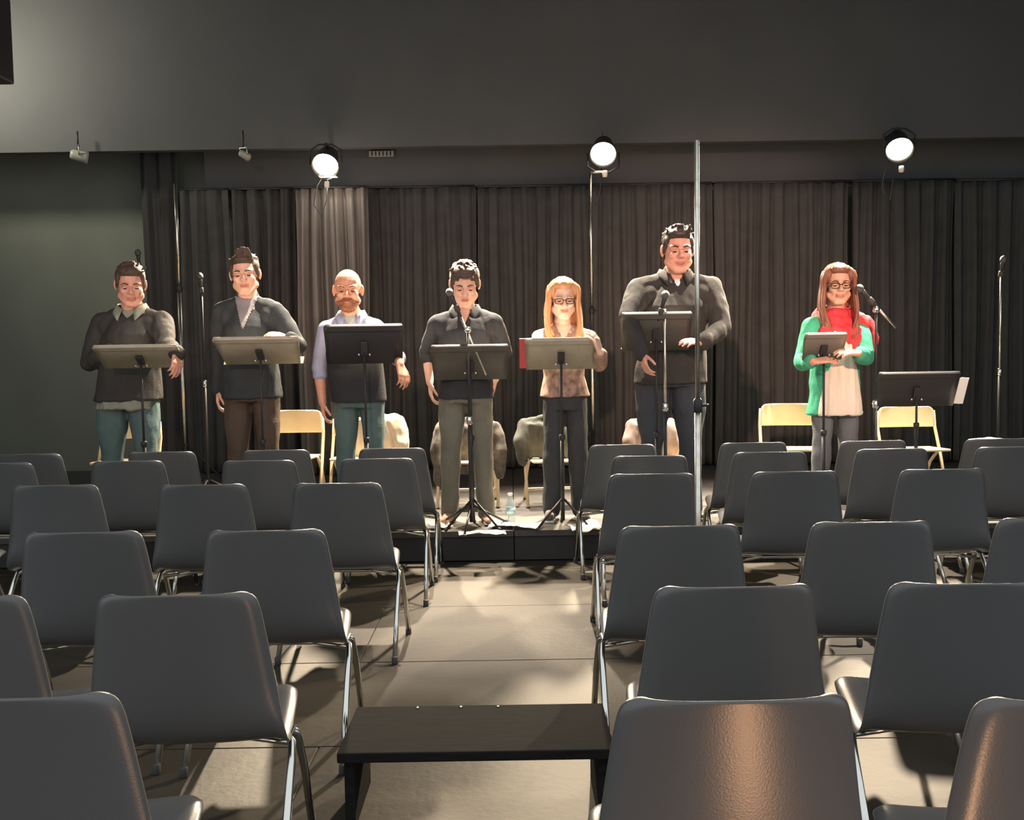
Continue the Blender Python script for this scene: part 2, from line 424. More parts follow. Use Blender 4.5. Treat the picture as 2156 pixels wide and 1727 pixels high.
# boom in front of the reader in the black shirt
Yb = 6.42
a = at(967, 661, Yb); b = at(1024, 790, Yb)
m_ = at(985, 695, Yb)
mic_stand(Vector((m_.x, Yb, STG)), m_.z-STG, 'microphone boom slanting across the reader in the black shirt', (a, b))
# straight stand in front of the tallest reader
p = at(1402, 650, 6.42)
mic_stand(Vector((p.x, 6.47, STG)), p.z-STG, 'upright microphone stand in front of the tallest reader', None, (-.25, .2, -1), pole=M_STEEL)
# boom beside the woman in the red scarf
Yb = 6.6
a = at(1842, 642, Yb); b = at(1886, 690, Yb); m_ = at(1845, 652, Yb)
mic_stand(Vector((m_.x, Yb, STG)), m_.z-STG, 'microphone boom beside the woman in the red scarf', (a, b))
p = at(2108, 572, 7.6); mic_stand(Vector((p.x, 7.6, STG)), p.z-STG, 'lone microphone stand at the far right of the stage', None, (0, .3, -1), pole=M_STEEL)
p = at(424, 606, 7.9); mic_stand(Vector((p.x, 7.9, STG)), p.z-STG, 'microphone stand left of the man in the dark cardigan', None, (0, .2, -1))
p = at(294, 556, 8.3); mic_stand(Vector((p.x, 8.3, STG)), p.z-STG, 'microphone stand behind the leftmost reader', None, (0, .2, -1))

def music_stand(px0, px1, pyt, pyb, Y, m, label, rz=0, tilt=None, paper=True, skew=0, Ht=.265):
    A = at(px0, pyt, Y); B = at(px1, pyt, Y); Cc = at((px0+px1)/2, pyb, Y)
    wd = (B.x - A.x)*.95; hz = (A.z+B.z)/2 - Cc.z; Hx = 0
    s = min(.97, hz/Ht); tl = math.asin(s)
    base = Vector(((A.x+B.x)/2, Y+.02, STG)); t = thing('music_stand', base, label, 'music stand', rz=rz)
    zb = Cc.z - STG; zt = (A.z+B.z)/2 - STG
    # desk plane: bottom edge near the reader (+y), top edge towards the seats (-y)
    yb = .06; dy = -Ht*cos(tl)
    T = Matrix.Translation((0, yb, zb)) @ Matrix.Rotation(-(pi/2 - tl), 4, 'X').inverted()
    # local desk coordinates: x across, z up the desk, -y towards seats
    T = Matrix.Translation((0, yb, zb)) @ Matrix(((1, 0, 0, 0), (0, s, -cos(tl), 0), (0, cos(tl), s, 0), (0, 0, 0, 1)))
    d = MB()
    pr = [(0, 0.0), (0, .27), (-.012, .28), (-.012, .315), (0, .325)]
    vs = []; fs = []
    nx = 12
    for y_, z_ in [(0, 0), (0, Ht*.80), (-.010, Ht*.83), (-.010, Ht*.95), (.004, Ht)]:
        for i in range(nx+1):
            u = -1 + 2*i/nx
            inset = (.012 if z_ in (0, Ht) else 0)
            vs.append((u*(wd/2 - inset - (.02*(1 - z_/Ht) if skew else 0)), y_, z_))
    for j in range(4):
        for i in range(nx): q = j*(nx+1)+i; fs.append((q, q+1, q+nx+2, q+nx+1))
    d.add(vs, fs, T); o = d.build('desk', m, t); sharp(o, 25)
    sd = o.modifiers.new('s', 'SOLIDIFY'); sd.thickness = .003; sd.offset = 0
    MB().box((0, .03, 0), (wd-.03, .06, .003), M=T).build('lip', m, t, smooth=False)
    MB().box((0, -.012, Ht*.40), (.045, .02, Ht*.34), bev=.004, M=T).build('bracket', M_BLK, t, smooth=False)
    q = T @ Vector((0, -.022, Ht*.32))
    for sx in (-.035, .035): MB().ell((sx, -.03, Ht*.26), .009, n=10, m=8, M=T).build('knob', M_CHROME, t)
    MB().tube([(0, q.y, .55), (0, q.y, q.z)], .008, 12).build('upper_tube', M_BLK, t)
    MB().tube([(0, q.y, .05), (0, q.y, .60)], .0125, 12).build('lower_tube', M_BLK, t)
    MB().lathe([(.013, -.02), (.02, -.015), (.02, .015), (.013, .02)], 12, Matrix.Translation((0, q.y, .60))).build('collar', M_BLK, t)
    for k in range(3):
        a_ = 2*pi*k/3 + pi/2
        l = MB().tube([(0, q.y, .20), (.10*cos(a_), q.y+.10*sin(a_), .11), (.20*cos(a_), q.y+.20*sin(a_), .012)], .008, 8).build('leg', M_BLK, t)
        MB().ell((.20*cos(a_), q.y+.20*sin(a_), .012), (.013, .013, .012), n=8, m=6).build('rubber_foot', M_RUBBER, l)
    if paper:
        pw = min(.22, wd*.42)
        pt = thing('script', base, 'open white script resting on the ' + paper, 'script', rz=rz)
        for sx in (-1, 1):
            MB().box((sx*pw*.51, .009, Ht*.48), (pw, .004, Ht*.8), rot=(0, 0, sx*.04), M=T).build('page', M_PAPER, pt, smooth=False)
    return t, T, wd, Ht
music_stand(205, 384, 727, 775, 6.32+.1, M_LITDESK, 'music stand held by the leftmost reader', rz=.12, paper='music stand of the leftmost reader')
music_stand(452, 641, 710, 767, 6.42, M_LITDESK, 'lit-toned music stand in front of the man in the dark cardigan', paper='music stand of the man in the cardigan', skew=1)
music_stand(676, 852, 680, 766, 6.42, M_BLK, 'black music stand in front of the bald bearded reader', paper='music stand of the bald reader', rz=.05)
music_stand(902, 1076, 726, 800, 6.44, M_DIMLIT, 'dark music stand in front of the reader in the black shirt', paper='music stand of the reader in the black shirt')
msr = music_stand(1100, 1262, 712, 778, 6.42, M_LITDESK, 'lit-toned music stand in front of the blonde woman, red folder at its left edge', paper='music stand of the blonde woman')
music_stand(1303, 1462, 657, 738, 6.36+.1, M_DIMLIT, 'dark music stand in front of the tallest reader', paper='music stand of the tallest reader')
music_stand(1690, 1786, 701, 758, 6.42, M_MIDLIT, 'narrow lit-toned music stand of the woman in the red scarf', paper='music stand of the woman in the scarf', rz=.0, Ht=.20)
ms8 = music_stand(1842, 2026, 783, 857, 6.9, M_BLK, 'black music stand without a reader at the right', paper=None)
# red folder and the loose sheet
t = thing('folder', msr[0].location, 'red folder whose edge sticks out left of the lit-toned music stand', 'folder')
MB().box((-msr[2]/2-.008, .006, .135), (.05, .006, .25), rot=(0, 0, 0), M=msr[1]).build('cover', M_RED, t, smooth=False)
MB().box((-msr[2]/2+.003, .011, .135), (.045, .003, .24), M=msr[1]).build('page', M_PAPER, t, smooth=False)
t = thing('paper_sheet', ms8[0].location, 'white sheets sticking out right of the empty black music stand', 'paper')
MB().box((ms8[2]/2-.03, .008, .115), (.19, .003, .20), rot=(0, .05, 0), M=ms8[1]).build('page', M_PAPER, t, smooth=False)
MB().box((ms8[2]/2-.045, .0125, .115), (.18, .003, .20), rot=(0, .08, 0), M=ms8[1]).build('page', M_PAPER, t, smooth=False)

# ------------------------------------------------------------------ audience chairs
def shell_mesh():
    prof = [(0.000, .800, .150), (0.0005, .796, .172), (.002, .788, .185), (.004, .775, .193), (.008, .75, .199), (.015, .70, .206), (.022, .64, .214),
            (.027, .58, .222), (.031, .53, .229), (.036, .48, .236), (.045, .44, .242), (.062, .405, .246), (.095, .383, .246), (.14, .375, .240),
            (.20, .376, .232), (.27, .385, .225), (.34, .398, .219), (.39, .407, .213), (.425, .408, .205), (.448, .400, .195), (.458, .385, .178)]
    nu = 26; vs = []; fs = []
    for j, (y, z, hw) in enumerate(prof):
        sb = min(1, max(0, (z - .40)/.12)) if y < .12 else 0      # back
        for i in range(nu+1):
            u = -1 + 2*i/nu; a = abs(u)
            e = max(0, (a - .86)/.14)
            dy = (.030*u*u + .016*e*e)*(.3 + .7*sb)
            dz = (1 - sb)*(.012*u*u - .020*e*e)
            vs.append((u*hw*1.05, y + dy, z + dz))
    for j in range(len(prof)-1):
        for i in range(nu): q = j*(nu+1)+i; fs.append((q, q+1, q+nu+2, q+nu+1))
    me = bpy.data.meshes.new('seat_shell'); me.from_pydata(vs, [], fs); me.update(); return me
def make_chair(loc, label):
    t = thing('shell_chair', loc, label, 'chair', group='black shell chairs set out for the audience')
    o = link('seat_shell', shell_mesh(), M_SHELL, t)
    sd = o.modifiers.new('s', 'SOLIDIFY'); sd.thickness = .007; sd.offset = 1
    ss = o.modifiers.new('b', 'SUBSURF'); ss.levels = 1; ss.render_levels = 1
    for sx in (-1, 1):
        pr = [(sx*.262, -.085, .012), (sx*.258, .04, .20), (sx*.255, .135, .320), (sx*.252, .165, .357), (sx*.232, .185, .371), (sx*.20, .19, .372), (sx*.12, .19, .369)]
        pf = [(sx*.262, .375, .012), (sx*.258, .30, .22), (sx*.255, .245, .325), (sx*.252, .232, .357), (sx*.232, .225, .371), (sx*.20, .222, .372), (sx*.12, .222, .369)]
        for pth in (pr, pf):
            l = MB().tube(pth, .0115, 12).build('leg', M_CHROME, t)
            MB().lathe([(.013, -.012), (.0145, -.008), (.0135, .02), (.012, .022)], 10, Matrix.Translation(pth[0])).build('foot_cap', M_RUBBER, l)
        MB().box((sx*.245, .206, .366), (.012, .07, .022), bev=.003).build('bracket', M_CHROME, t, smooth=False)
    MB().tube([(-.25, .21, .335), (-.12, .21, .355), (.12, .21, .355), (.25, .21, .335)], .008, 8).build('cross_bar', M_CHROME, t)
    return t
rows = [  # (row description, side, [(px, py_top), ...] from left to right)
    ('nearest row', 'left', [(-12, 1474)]),
    ('nearest row', 'right', [(1560, 1478), (2330, 1478)]),
    ('second row from camera', 'left', [(-135, 1262), (360, 1255)]),
    ('second row from camera', 'right', [(1555, 1237), (2058, 1230)]),
    ('third row from camera', 'left', [(-190, 1128), (162, 1122), (552, 1118)]),
    ('third row from camera', 'right', [(1437, 1108), (1845, 1100), (2240, 1092)]),
    ('fourth row from camera', 'left', [(-200, 1026), (105, 1022), (420, 1021), (706, 1018)]),
    ('fourth row from camera', 'right', [(1375, 998), (1680, 993), (1994, 988), (2300, 986)]),
    ('fifth row from camera', 'left', [(-15, 975), (262, 971), (540, 970), (792, 966)]),
    ('fifth row from camera', 'right', [(1370, 960), (1625, 952), (1885, 945), (2140, 941)]),
    ('front row', 'left', [(125, 940), (381, 938), (605, 936), (835, 934)]),
    ('front row', 'right', [(1302, 927), (1560, 920), (1790, 914), (2030, 909)]),
]
words = {1: ['only'], 2: ['innermost', 'outermost'], 3: ['innermost', 'middle', 'outermost'], 4: ['innermost', 'second', 'third', 'outermost']}
proto = None
rr = random.Random(5)
for desc, side, L in rows:
    n_ = len(L)
    for i, (px, py) in enumerate(L):
        k = (n_-1-i) if side == 'left' else i
        p = atz(px, py, .80)
        if desc == 'front row': p.y = min(p.y, SF - .46)
        lab = 'black shell chair, %s seat of the %s, %s of aisle' % (words[n_][k], desc, side)
        loc = Vector((p.x, p.y, 0)); rz = rr.uniform(-.03, .03)
        if n_ and desc in ('second row from camera',) and side == 'left' and i == 1: rz = .03
        if proto is None:
            proto = make_chair(loc, lab); proto.rotation_euler.z = rz
        else: copy_thing(proto, loc, rz, lab)

# bench across the aisle
a = atz(990, 1487, .24); c = atz(990, 1586, .24)
bw = .80; bd = a.y - c.y; a.x = -.52; b = Vector((.28, a.y, .24))
t = thing('bench', ((a.x+b.x)/2, (a.y+c.y)/2+.01, 0), 'low black wooden bench across the aisle beside the third row', 'bench', rz=.0)
MB().box((0, 0, .225), (bw, bd, .030), bev=.005).build('seat', M_WOOD, t, smooth=False)
for sx in (-1, 1):
    MB().box((sx*(bw/2-.03), 0, .105), (.03, bd-.06, .21), bev=.004).build('leg', M_WOOD, t, smooth=False)
for u in (-.06, .06, -.2): MB().lathe([(.001, 0), (.006, 0), (.005, .003), (.001, .004)], 8, Matrix.Translation((u, bd/2-.02, .24))).build('screw', M_CHROME, t)

# ------------------------------------------------------------------ folding chairs on the stage
def folding_chair(px, pyt, Y, label, rz=0):
    p = at(px, pyt, Y); h = p.z - STG; s = h/.80
    t = thing('folding_chair', (p.x, Y, STG), label, 'chair', rz=rz, group='beige metal folding chairs on the stage')
    t.scale = (1, 1, s)
    vs = []; fs = []; nx = 20
    prof = [(.80, .150), (.797, .178), (.789, .196), (.775, .208), (.75, .216), (.70, .220), (.66, .221), (.63, .222), (.615, .222)]
    for z, hw in prof:
        for i in range(nx+1):
            u = -1 + 2*i/nx
            vs.append((u*hw, .02*(1-u*u) + .05*(z-.6), z))
    for j in range(len(prof)-1):
        for i in range(nx): q = j*(nx+1)+i; fs.append((q, q+1, q+nx+2, q+nx+1))
    me = bpy.data.meshes.new('backrest'); me.from_pydata(vs, [], fs)
    o = link('backrest', me, M_BEIGE, t); o.modifiers.new('s', 'SOLIDIFY').thickness = .012
    for sx in (-1, 1):
        l = MB().tube([(sx*.215, .012, .76), (sx*.222, .0, .62), (sx*.225, -.10, .38), (sx*.225, -.24, .015)], .012, 10).build('leg', M_BEIGE, t)
        MB().ell((sx*.225, -.24, .012), (.015, .015, .012), n=8, m=6).build('rubber_foot', M_RUBBER, l)
        l = MB().tube([(sx*.200, -.14, .43), (sx*.200, .02, .30), (sx*.200, .19, .015)], .011, 10).build('leg', M_BEIGE, t)
        MB().ell((sx*.200, .19, .012), (.015, .015, .012), n=8, m=6).build('rubber_foot', M_RUBBER, l)
    MB().box((0, -.17, .435), (.39, .37, .022), bev=.009, rot=(R(-3), 0, 0)).build('seat', M_BEIGE, t)
    MB().tube([(-.2, .12, .12), (.2, .12, .12)], .007, 8).build('cross_bar', M_BEIGE, t)
    MB().tube([(-.225, -.185, .16), (.225, -.185, .16)], .007, 8).build('cross_bar', M_BEIGE, t)
    return t
folding_chair(275, 880, 7.55, 'beige folding chair mostly hidden behind the leftmost reader', .05)
folding_chair(618, 864, 7.45, 'brightly lit beige folding chair between the cardigan man and the bald reader')
folding_chair(762, 872, 7.55, 'folding chair with a pale jacket behind the bald reader')
folding_chair(985, 886, 7.5, 'folding chair behind the reader in the black shirt')
folding_chair(1163, 884, 7.5, 'folding chair with a dark jacket behind the blonde woman', .1)
folding_chair(1385, 884, 7.5, 'folding chair behind the tallest reader')
folding_chair(1662, 850, 7.55, 'beige folding chair left of the woman in the red scarf', -.12)
folding_chair(1908, 856, 7.6, 'brightly lit folding chair behind the empty black music stand')

def draped(px, py, Y, m, label, w=.42, h=.45, seed=1, name='jacket'):
    p = at(px, py, Y); rng = random.Random(seed)
    mb = MB(); mb.ell((0, 0, 0), (w*.5, .055, h*.16))
    mb.chain([(-w*.42, 0, 0), (-w*.5, -.03, -h*.4), (-w*.46, -.04, -h*.95)], [.05, .055, .035])
    mb.chain([(w*.42, 0, 0), (w*.5, -.03, -h*.4), (w*.52, -.02, -h*.9)], [.05, .055, .03])
    mb.loft([(0, -.02, .02, w*.42, .05), (0, -.03, -h*.4, w*.45, .045), (0, -.03, -h*.8, w*.38, .03)])
    mb.tube([(-.1, 0, .03), (0, -.02, .06), (.1, 0, .03)], [.02, .03, .02])
    return mb.blob(name, m, .012, None, 3, rough=(.02, 14, (1, 1, .35)), label=label, cat='jacket')
j = draped(0, 0, 7, mat('pale canvas', (.62, .52, .40), .9, var=.15, scale=10), 'pale jacket over the chair behind the bald reader', .44, .42, 3); j.location = at(785, 886, 7.42)
j = draped(0, 0, 7, mat('dark green wool', (.06, .065, .055), .9, var=.3, scale=10), 'dark jacket over the chair behind the blonde woman', .34, .30, 4); j.location = at(1142, 895, 7.40)
j = draped(0, 0, 7, mat('camouflage cotton', (.085, .075, .065), .9, var=.6, scale=18), 'patterned dark jacket over the chair behind the reader in the black shirt', .46, .42, 5); j.location = at(985, 900, 7.36)
j = draped(0, 0, 7, mat('mauve grey wool', (.24, .18, .16), .9, var=.3, scale=10), 'brown grey jacket over the chair behind the tallest reader', .34, .30, 6); j.location = at(1370, 896, 7.40)

# bottle, papers, shoes on the stage
p = atz(1075, 1104, STG)
t = thing('water_bottle', (p.x, p.y, STG), 'clear plastic water bottle standing on the stage beside the chair leg', 'bottle')
MB().lathe([(.001, 0), (.030, .0), (.033, .01), (.033, .05), (.031, .06), (.033, .07), (.033, .12), (.031, .135), (.022, .165), (.013, .185), (.013, .195), (.001, .195)], 20).build('bottle_body', M_BOTTLE, t)
MB().lathe([(.001, .195), (.0155, .195), (.0155, .212), (.001, .214)], 14).build('cap', M_PAPER, t)
MB().lathe([(.0338, .075), (.0340, .075), (.0340, .115), (.0338, .115)], 20).build('wrapper', mat('pale blue wrapper', (.35, .5, .52), .5), t)
def crumple(px, py, w, d, h, m, label, rz=0, seed=1, z=STG, name='paper', cat='paper'):
    p = atz(px, py, z); vs = []; fs = []; n1, n2 = 14, 10
    for j in range(n2+1):
        for i in range(n1+1):
            x = (i/n1-.5)*w; y = (j/n2-.5)*d
            e = h*(.5 + .5*noise.noise(Vector((x*9+seed, y*9, seed))) + .25*noise.noise(Vector((x*22, y*22+seed, 0))))
            vs.append((x, y + .02*sin(x*20+seed), max(.002, e)))
    for j in range(n2):
        for i in range(n1): q = j*(n1+1)+i; fs.append((q, q+1, q+n1+2, q+n1+1))
    me = bpy.data.meshes.new(name); me.from_pydata(vs, [], fs)
    o = link(name, me, m, None, label=label, cat=cat); o.location = (p.x, p.y, z); o.rotation_euler.z = rz
    o.modifiers.new('s', 'SOLIDIFY').thickness = .002; return o
crumple(1085, 1112, .34, .16, .05, M_PAPER, 'long pale crumpled sheet on the stage beside the water bottle', -.15, 3)
crumple(1015, 1128, .30, .12, .04, mat('cream paper', (.7, .62, .5), .8), 'cream crumpled papers at the stage edge below the black shirted reader', .1, 9)
crumple(925, 1112, .16, .12, .06, mat('cream paper', (.7, .62, .5), .8), 'small cream heap standing in for a glow on the stage beside the aisle chair', .4, 5)  # glow on the stage, put in as a pale heap
crumple(1233, 1118, .20, .16, .07, M_PAPER, 'pale heap standing in for a glow on the stage right of the aisle', .2, 6)  # pale heap added where the stage only glows
p = at(2085, 930, 7.0)
t = thing('stool', (p.x, 7.0, STG), 'small black stool at the far right holding white paper', 'stool')
MB().lathe([(.001, 0), (.15, 0), (.16, .01), (.16, .025), (.15, .03), (.001, .03)], 24, Matrix.Translation((0, 0, p.z-STG-.04))).build('seat', M_BLK, t)
for k in range(4):
    a_ = pi/4+pi/2*k; MB().tube([(.11*cos(a_), .11*sin(a_), p.z-STG-.04), (.16*cos(a_), .16*sin(a_), .0)], .01, 8).build('leg', M_BLK, t)
crumple(2085, 930, .24, .17, .035, M_PAPER, 'white paper lying on the small stool at the far right', .1, 12, z=p.z-.008)

# ------------------------------------------------------------------ people
SK = lambda n_, c: mat('skin '+n_, c, .5, var=.06, scale=20)
def on_ray(px, py, c, L, sgn=-1):
    """point of the view ray of a pixel at distance L from c (nearer solution for sgn=-1)"""
    d = rd(px, py).normalized(); oc = CAM - c; b = oc.dot(d); cc = oc.dot(oc) - L*L; disc = b*b - cc
    if disc <= 0:
        q = CAM + d*(-b); return c + (q - c).normalized()*L
    return CAM + d*(-b + sgn*sqrt(disc))
def frame(pos, yaw, pitch, roll=0, s=1):
    return Matrix.Translation(pos) @ Matrix.Rotation(yaw, 4, 'Z') @ Matrix.Rotation(pitch, 4, 'X') @ Matrix.Rotation(roll, 4, 'Y') @ Matrix.Scale(s, 4)
def hand(mb, wr, d, nrm, side, s=1.0, curl=.5, spread=.06):
    """palm, four unequal fingers and a thumb; d = pointing, nrm = back of the hand, side=+1/-1 thumb side"""
    d = Vector(d).normalized(); nrm = Vector(nrm); nrm = (nrm - d*nrm.dot(d)).normalized(); x = d.cross(nrm).normalized()*side
    P_ = lambda a, b, c: wr + (d*a + x*b + nrm*c)*s
    for k in range(4):
        b = .033 - .022*k
        mb.cap(P_(.005, b*.55, 0), .016*s, P_(.088 - .004*abs(k-1), b, .002), .0125*s, 10)
    ln = [(.040, .024, .019), (.045, .028, .020), (.042, .026, .020), (.033, .020, .017)]
    for k in range(4):
        b = .033 - .022*k; pos = Vector((.090 - .004*abs(k-1), b, .002)); ang = curl*.45; sp = (1.5-k)*spread
        r = .0098 - .0006*(k == 3)
        for q, l in enumerate(ln[k]):
            dv = Vector((cos(ang)*cos(sp), sin(sp)*cos(ang), -sin(ang)))*l
            nx = pos + dv
            mb.cap(P_(*pos), (r - q*.0008)*s, P_(*nx), (r - (q+1)*.0008)*s, 8)
            pos = nx; ang += curl*.75
    pos = Vector((.022, .030, -.006)); ang = .75
    for q, (l, r) in enumerate([(.040, .0135), (.032, .0115), (.026, .0105)]):
        nx = pos + Vector((cos(ang)*l, sin(ang)*l, -.25*l - curl*.2*l*q))
        mb.cap(P_(*pos), r*s, P_(*nx), (r-.001)*s, 8); pos = nx; ang -= .28
def head_blob(mb, Hm, o):
    j = o.get('jaw', 1)
    mb.ell((0, .012, .032), (.074, .092, .086), M=Hm); mb.ell((0, -.022, -.022), (.062*j, .062, .088), M=Hm)
    mb.ell((0, -.030, -.068), (.049*j, .050, .042), M=Hm); mb.ell((0, -.064, -.094), (.022, .019, .017), M=Hm)
    mb.cap((0, -.083, .014), .0075, (0, -.104, -.020), .0115, 10, Hm)
    for s in (-1, 1):
        mb.ell((s*.011, -.092, -.024), (.009, .011, .008), M=Hm)
        mb.ell((s*.036, -.058, -.018), (.024, .026, .022), M=Hm)
        mb.cap((s*.012, -.080, .024), .0095, (s*.046, -.066, .024), .010, 8, Hm)
        mb.cap((s*.047, -.02, -.055), .026, (s*.018, -.062, -.092), .018, 8, Hm)
        mb.ell((s*.079, .012, .002), (.009, .017, .030), M=Hm, rot=Matrix.Rotation(s*.25, 3, 'Z'))
        mb.ell((s*.078, .006, -.020), (.007, .010, .012), M=Hm)
    mb.cap((-.017, -.083, -.052), .0068, (.017, -.083, -.052), .0068, 8, Hm)
    mb.cap((-.014, -.083, -.061), .0070, (.014, -.083, -.061), .0070, 8, Hm)
def inside(p, poly):
    x, y = p; c = False; n_ = len(poly)
    for i in range(n_):
        x1, y1 = poly[i]; x2, y2 = poly[(i+1) % n_]
        if (y1 > y) != (y2 > y) and x < (x2-x1)*(y-y1)/(y2-y1) + x1: c = not c
    return c
def patch(target, Fm, poly, g, name, m, parent, out=.003, thick=.004, label=None, far=.4):
    """a thin piece of cloth or skin feature laid on the target's surface; poly in the frame's xz plane, cast along +y"""
    bv = BVHTree.FromPolygons([v.co.copy() for v in target.data.vertices], [tuple(p.vertices) for p in target.data.polygons])
    dirv = (Fm.to_3x3() @ Vector((0, 1, 0))).normalized()
    xs = [p[0] for p in poly]; zs = [p[1] for p in poly]
    nx = int((max(xs)-min(xs))/g)+1; nz = int((max(zs)-min(zs))/g)+1; idx = {}; vs = []; fs = []
    def vert(i, j):
        if (i, j) not in idx:
            o = Fm @ Vector((min(xs)+i*g, -far, min(zs)+j*g)); h = bv.ray_cast(o, dirv)
            if h[0] is None: idx[i, j] = None
            else: idx[i, j] = len(vs); vs.append(h[0] - dirv*out)
        return idx[i, j]
    for i in range(nx+1):
        for j in range(nz+1):
            if inside((min(xs)+(i+.5)*g, min(zs)+(j+.5)*g), poly):
                q = [vert(i, j), vert(i+1, j), vert(i+1, j+1), vert(i, j+1)]
                if None not in q: fs.append(q)
    # relax the outline a little, keep the surface following the target
    me = bpy.data.meshes.new(name); me.from_pydata(vs, [], fs)
    o = link(name, me, m, parent, label=label)
    sd = o.modifiers.new('s', 'SOLIDIFY'); sd.thickness = thick; sd.offset = 0
    return o

def person(P):
    Y = P['Y']; k_top = at(P['px'], P['top'], Y); cx = P.get('feetx', P['px'])
    H = k_top.z - STG; k = H/1.78*P.get('kz', 1.0)
    base = at(P['bx'], 900, Y); base = Vector((base.x, Y, STG))
    t = thing('person', base, P['label'], 'person')
    w = P.get('w', 1.0); sw = P['sw']                  # shoulder joint half spread in metres
    hs = P.get('hs', 1.22)
    Z = lambda z: z*k
    # head
    hp = Vector((k_top.x, Y - P.get('lean', .05), STG)); hp.z = k_top.z - .112*hs
    Hm = frame(hp - base, P['yaw'], P['pitch'], P.get('roll', 0), hs)
    O = Vector((0, 0, 0))
    hx = (hp-base).x
    sc = Vector((hx*.75, -.01, P.get('shz', 1.44)*k))    # between shoulders
    shl = {s: sc + Vector((s*sw, 0, -.065*k + P.get('shtilt', 0)*s)) for s in (-1, 1)}
    body = MB()
    head_blob(body, Hm, P)
    neck0 = sc + Vector((0, .015, .0)); neck1 = Hm @ Vector((0, .012, -.05))
    body.cap(neck0, .066*w**.5, neck1, .058*w**.5)
    tw = sw/.19
    tor = lambda pad: [(hx*.1, 0, Z(.86), .155*w+pad, .110*w+pad), (hx*.15, 0, Z(.95), .158*w+pad, .112*w+pad), (hx*.3, -.0, Z(1.07), .145*w+pad, .108*w+pad*1.2),
           (hx*.45, -.0, Z(1.20), .155*w+pad, .115*w+pad), (hx*.6, -.005, Z(1.31), .160*tw+pad*.5, .118*w+pad), (hx*.75, 0, Z(1.375), .140*tw+pad*.4, .100*w+pad*.6), (hx*.8, .005, sc.z-.015, .095*tw, .080), (hx*.8, .01, sc.z+.02, .070*w, .068)]
    body.loft(tor(0))
    legs = {}
    for s in (-1, 1):
        hip = Vector((s*.088*w, 0, Z(.88))); st = P.get('stance', .10)
        kn = Vector((s*(st+.0)*w, -.015, Z(.48))); an = Vector((s*(st+.015)*w, .02, .085))
        legs[s] = (hip, kn, an)
        body.chain([hip, hip.lerp(kn, .5), kn, kn.lerp(an, .35)+Vector((0, .01, 0)), an], [.082*w, .072*w, .054, .052, .036])
        body.chain([an + Vector((0, .02, -.045)), an + Vector((s*.02, -.13, -.055))], [.036, .028])
    arms = {}
    for s in (-1, 1):
        A = P['arm'][s]; sh = shl[s]
        el = on_ray(A['el'][0], A['el'][1], sh+base, .285*k, A.get('es', 1 if 'eb' in A else -1)) - base
        wr = on_ray(A['wr'][0], A['wr'][1], el+base, .245*k, A.get('ws', -1)) - base
        arms[s] = (sh, el, wr)
        body.chain([sh, sh.lerp(el, .5), el, el.lerp(wr, .35), wr], [.052*w**.5, .048*w**.5, .041, .039, .026])
        hd = Vector(A['hd']) if 'hd' in A else (wr-el)
        hand(body, wr, hd, A.get('hn', (s, -.3, 0)), A.get('thumb', 1), .98, A.get('curl', .5))
    bd = body.blob('body', P['skin'], .0065, t, 2)
    # clothes
    C = P['clothes']; sleeve = C.get('sleeve', .97)
    top = MB(); pad = C.get('pad', .022)
    rings = tor(pad); hem = C.get('hem', .90)
    rings = [(0, 0, Z(hem), rings[1][3]+C.get('flare', .004), rings[1][4]+C.get('flare', .004))] + [r for r in rings if r[2] > Z(hem)+.03]
    top.loft(rings, 28)
    top.cap(neck0 + Vector((0, .01, -.02)), .082*w**.5, neck0 + Vector((0, .012, .035)), .070*w**.5)
    for s in (-1, 1):
        sh, el, wr = arms[s]; end = el.lerp(wr, sleeve) if sleeve > 0 else sh.lerp(el, 1+sleeve)
        top.cap(Vector((sc.x, 0, sc.z-.015)) + Vector((s*.05, 0, 0)), .058*w**.5, sh, (.052*w**.5+pad*.6))
        top.chain([sh, sh.lerp(el, .5), el, end], [.052*w**.5+pad*.7, .050*w**.5+pad*.7, .043+pad*.7, .034+pad*.7])
        top.ell(sh.lerp(Vector((0, 0, Z(1.28))), .28), (.07*w, .085*w, .09))
        if C.get('cuff'): top.tube([end + (end-el).normalized()*-.055, end + (end-el).normalized()*.012], [.050, .054], 16)
    tp = top.blob(C['name'], C['mat'], .009, t, 4, rough=(C.get('wr', .009), 11, (1, 1, .55)), label=C.get('label'))
    pn = MB(); tr = P['trousers']; f = tr.get('fit', 1.0)
    pn.loft([(0, 0, Z(.82), .152*w+.014, .105*w+.014), (0, 0, Z(.90), .160*w+.014, .112*w+.016), (0, 0, Z(1.0), .150*w+.012, .108*w+.014)])
    for s in (-1, 1):
        hip, kn, an = legs[s]
        pn.chain([hip + Vector((0, 0, -.02)), hip.lerp(kn, .5), kn, kn.lerp(an, .5), an + Vector((0, -.01, -.02))], [.090*w*f**.3, .082*w*f**.5, .066*f, .062*f, .058*f])
    pl = pn.blob('trousers', tr['mat'], .010, t, 3, rough=(.008, 12, (1, 1, .5)), label=tr.get('label'))
    for s in (-1, 1):
        an = legs[s][2]; sm = P.get('shoe', mat('black leather', (.04, .04, .042), .35))
        mb = MB().cap(an + Vector((0, .035, -.048)), .040, an + Vector((s*.015, -.07, -.052)), .040)
        mb.cap(an + Vector((s*.015, -.07, -.055)), .036, an + Vector((s*.03, -.165, -.060)), .030)
        mb.cap(an + Vector((0, .02, -.02)), .042, an + Vector((0, .01, .02)), .038)
        mb.v = [Vector((v.x, v.y, max(v.z, .014))) for v in mb.v]
        sh_ = mb.blob('shoe', sm, .008, t, 2)
        MB().box(an + Vector((s*.014, -.07, -.0775)), (.075, .26, .014), bev=.006, rot=(0, 0, s*.12)).build('sole', P.get('sole', M_RUBBER), sh_)
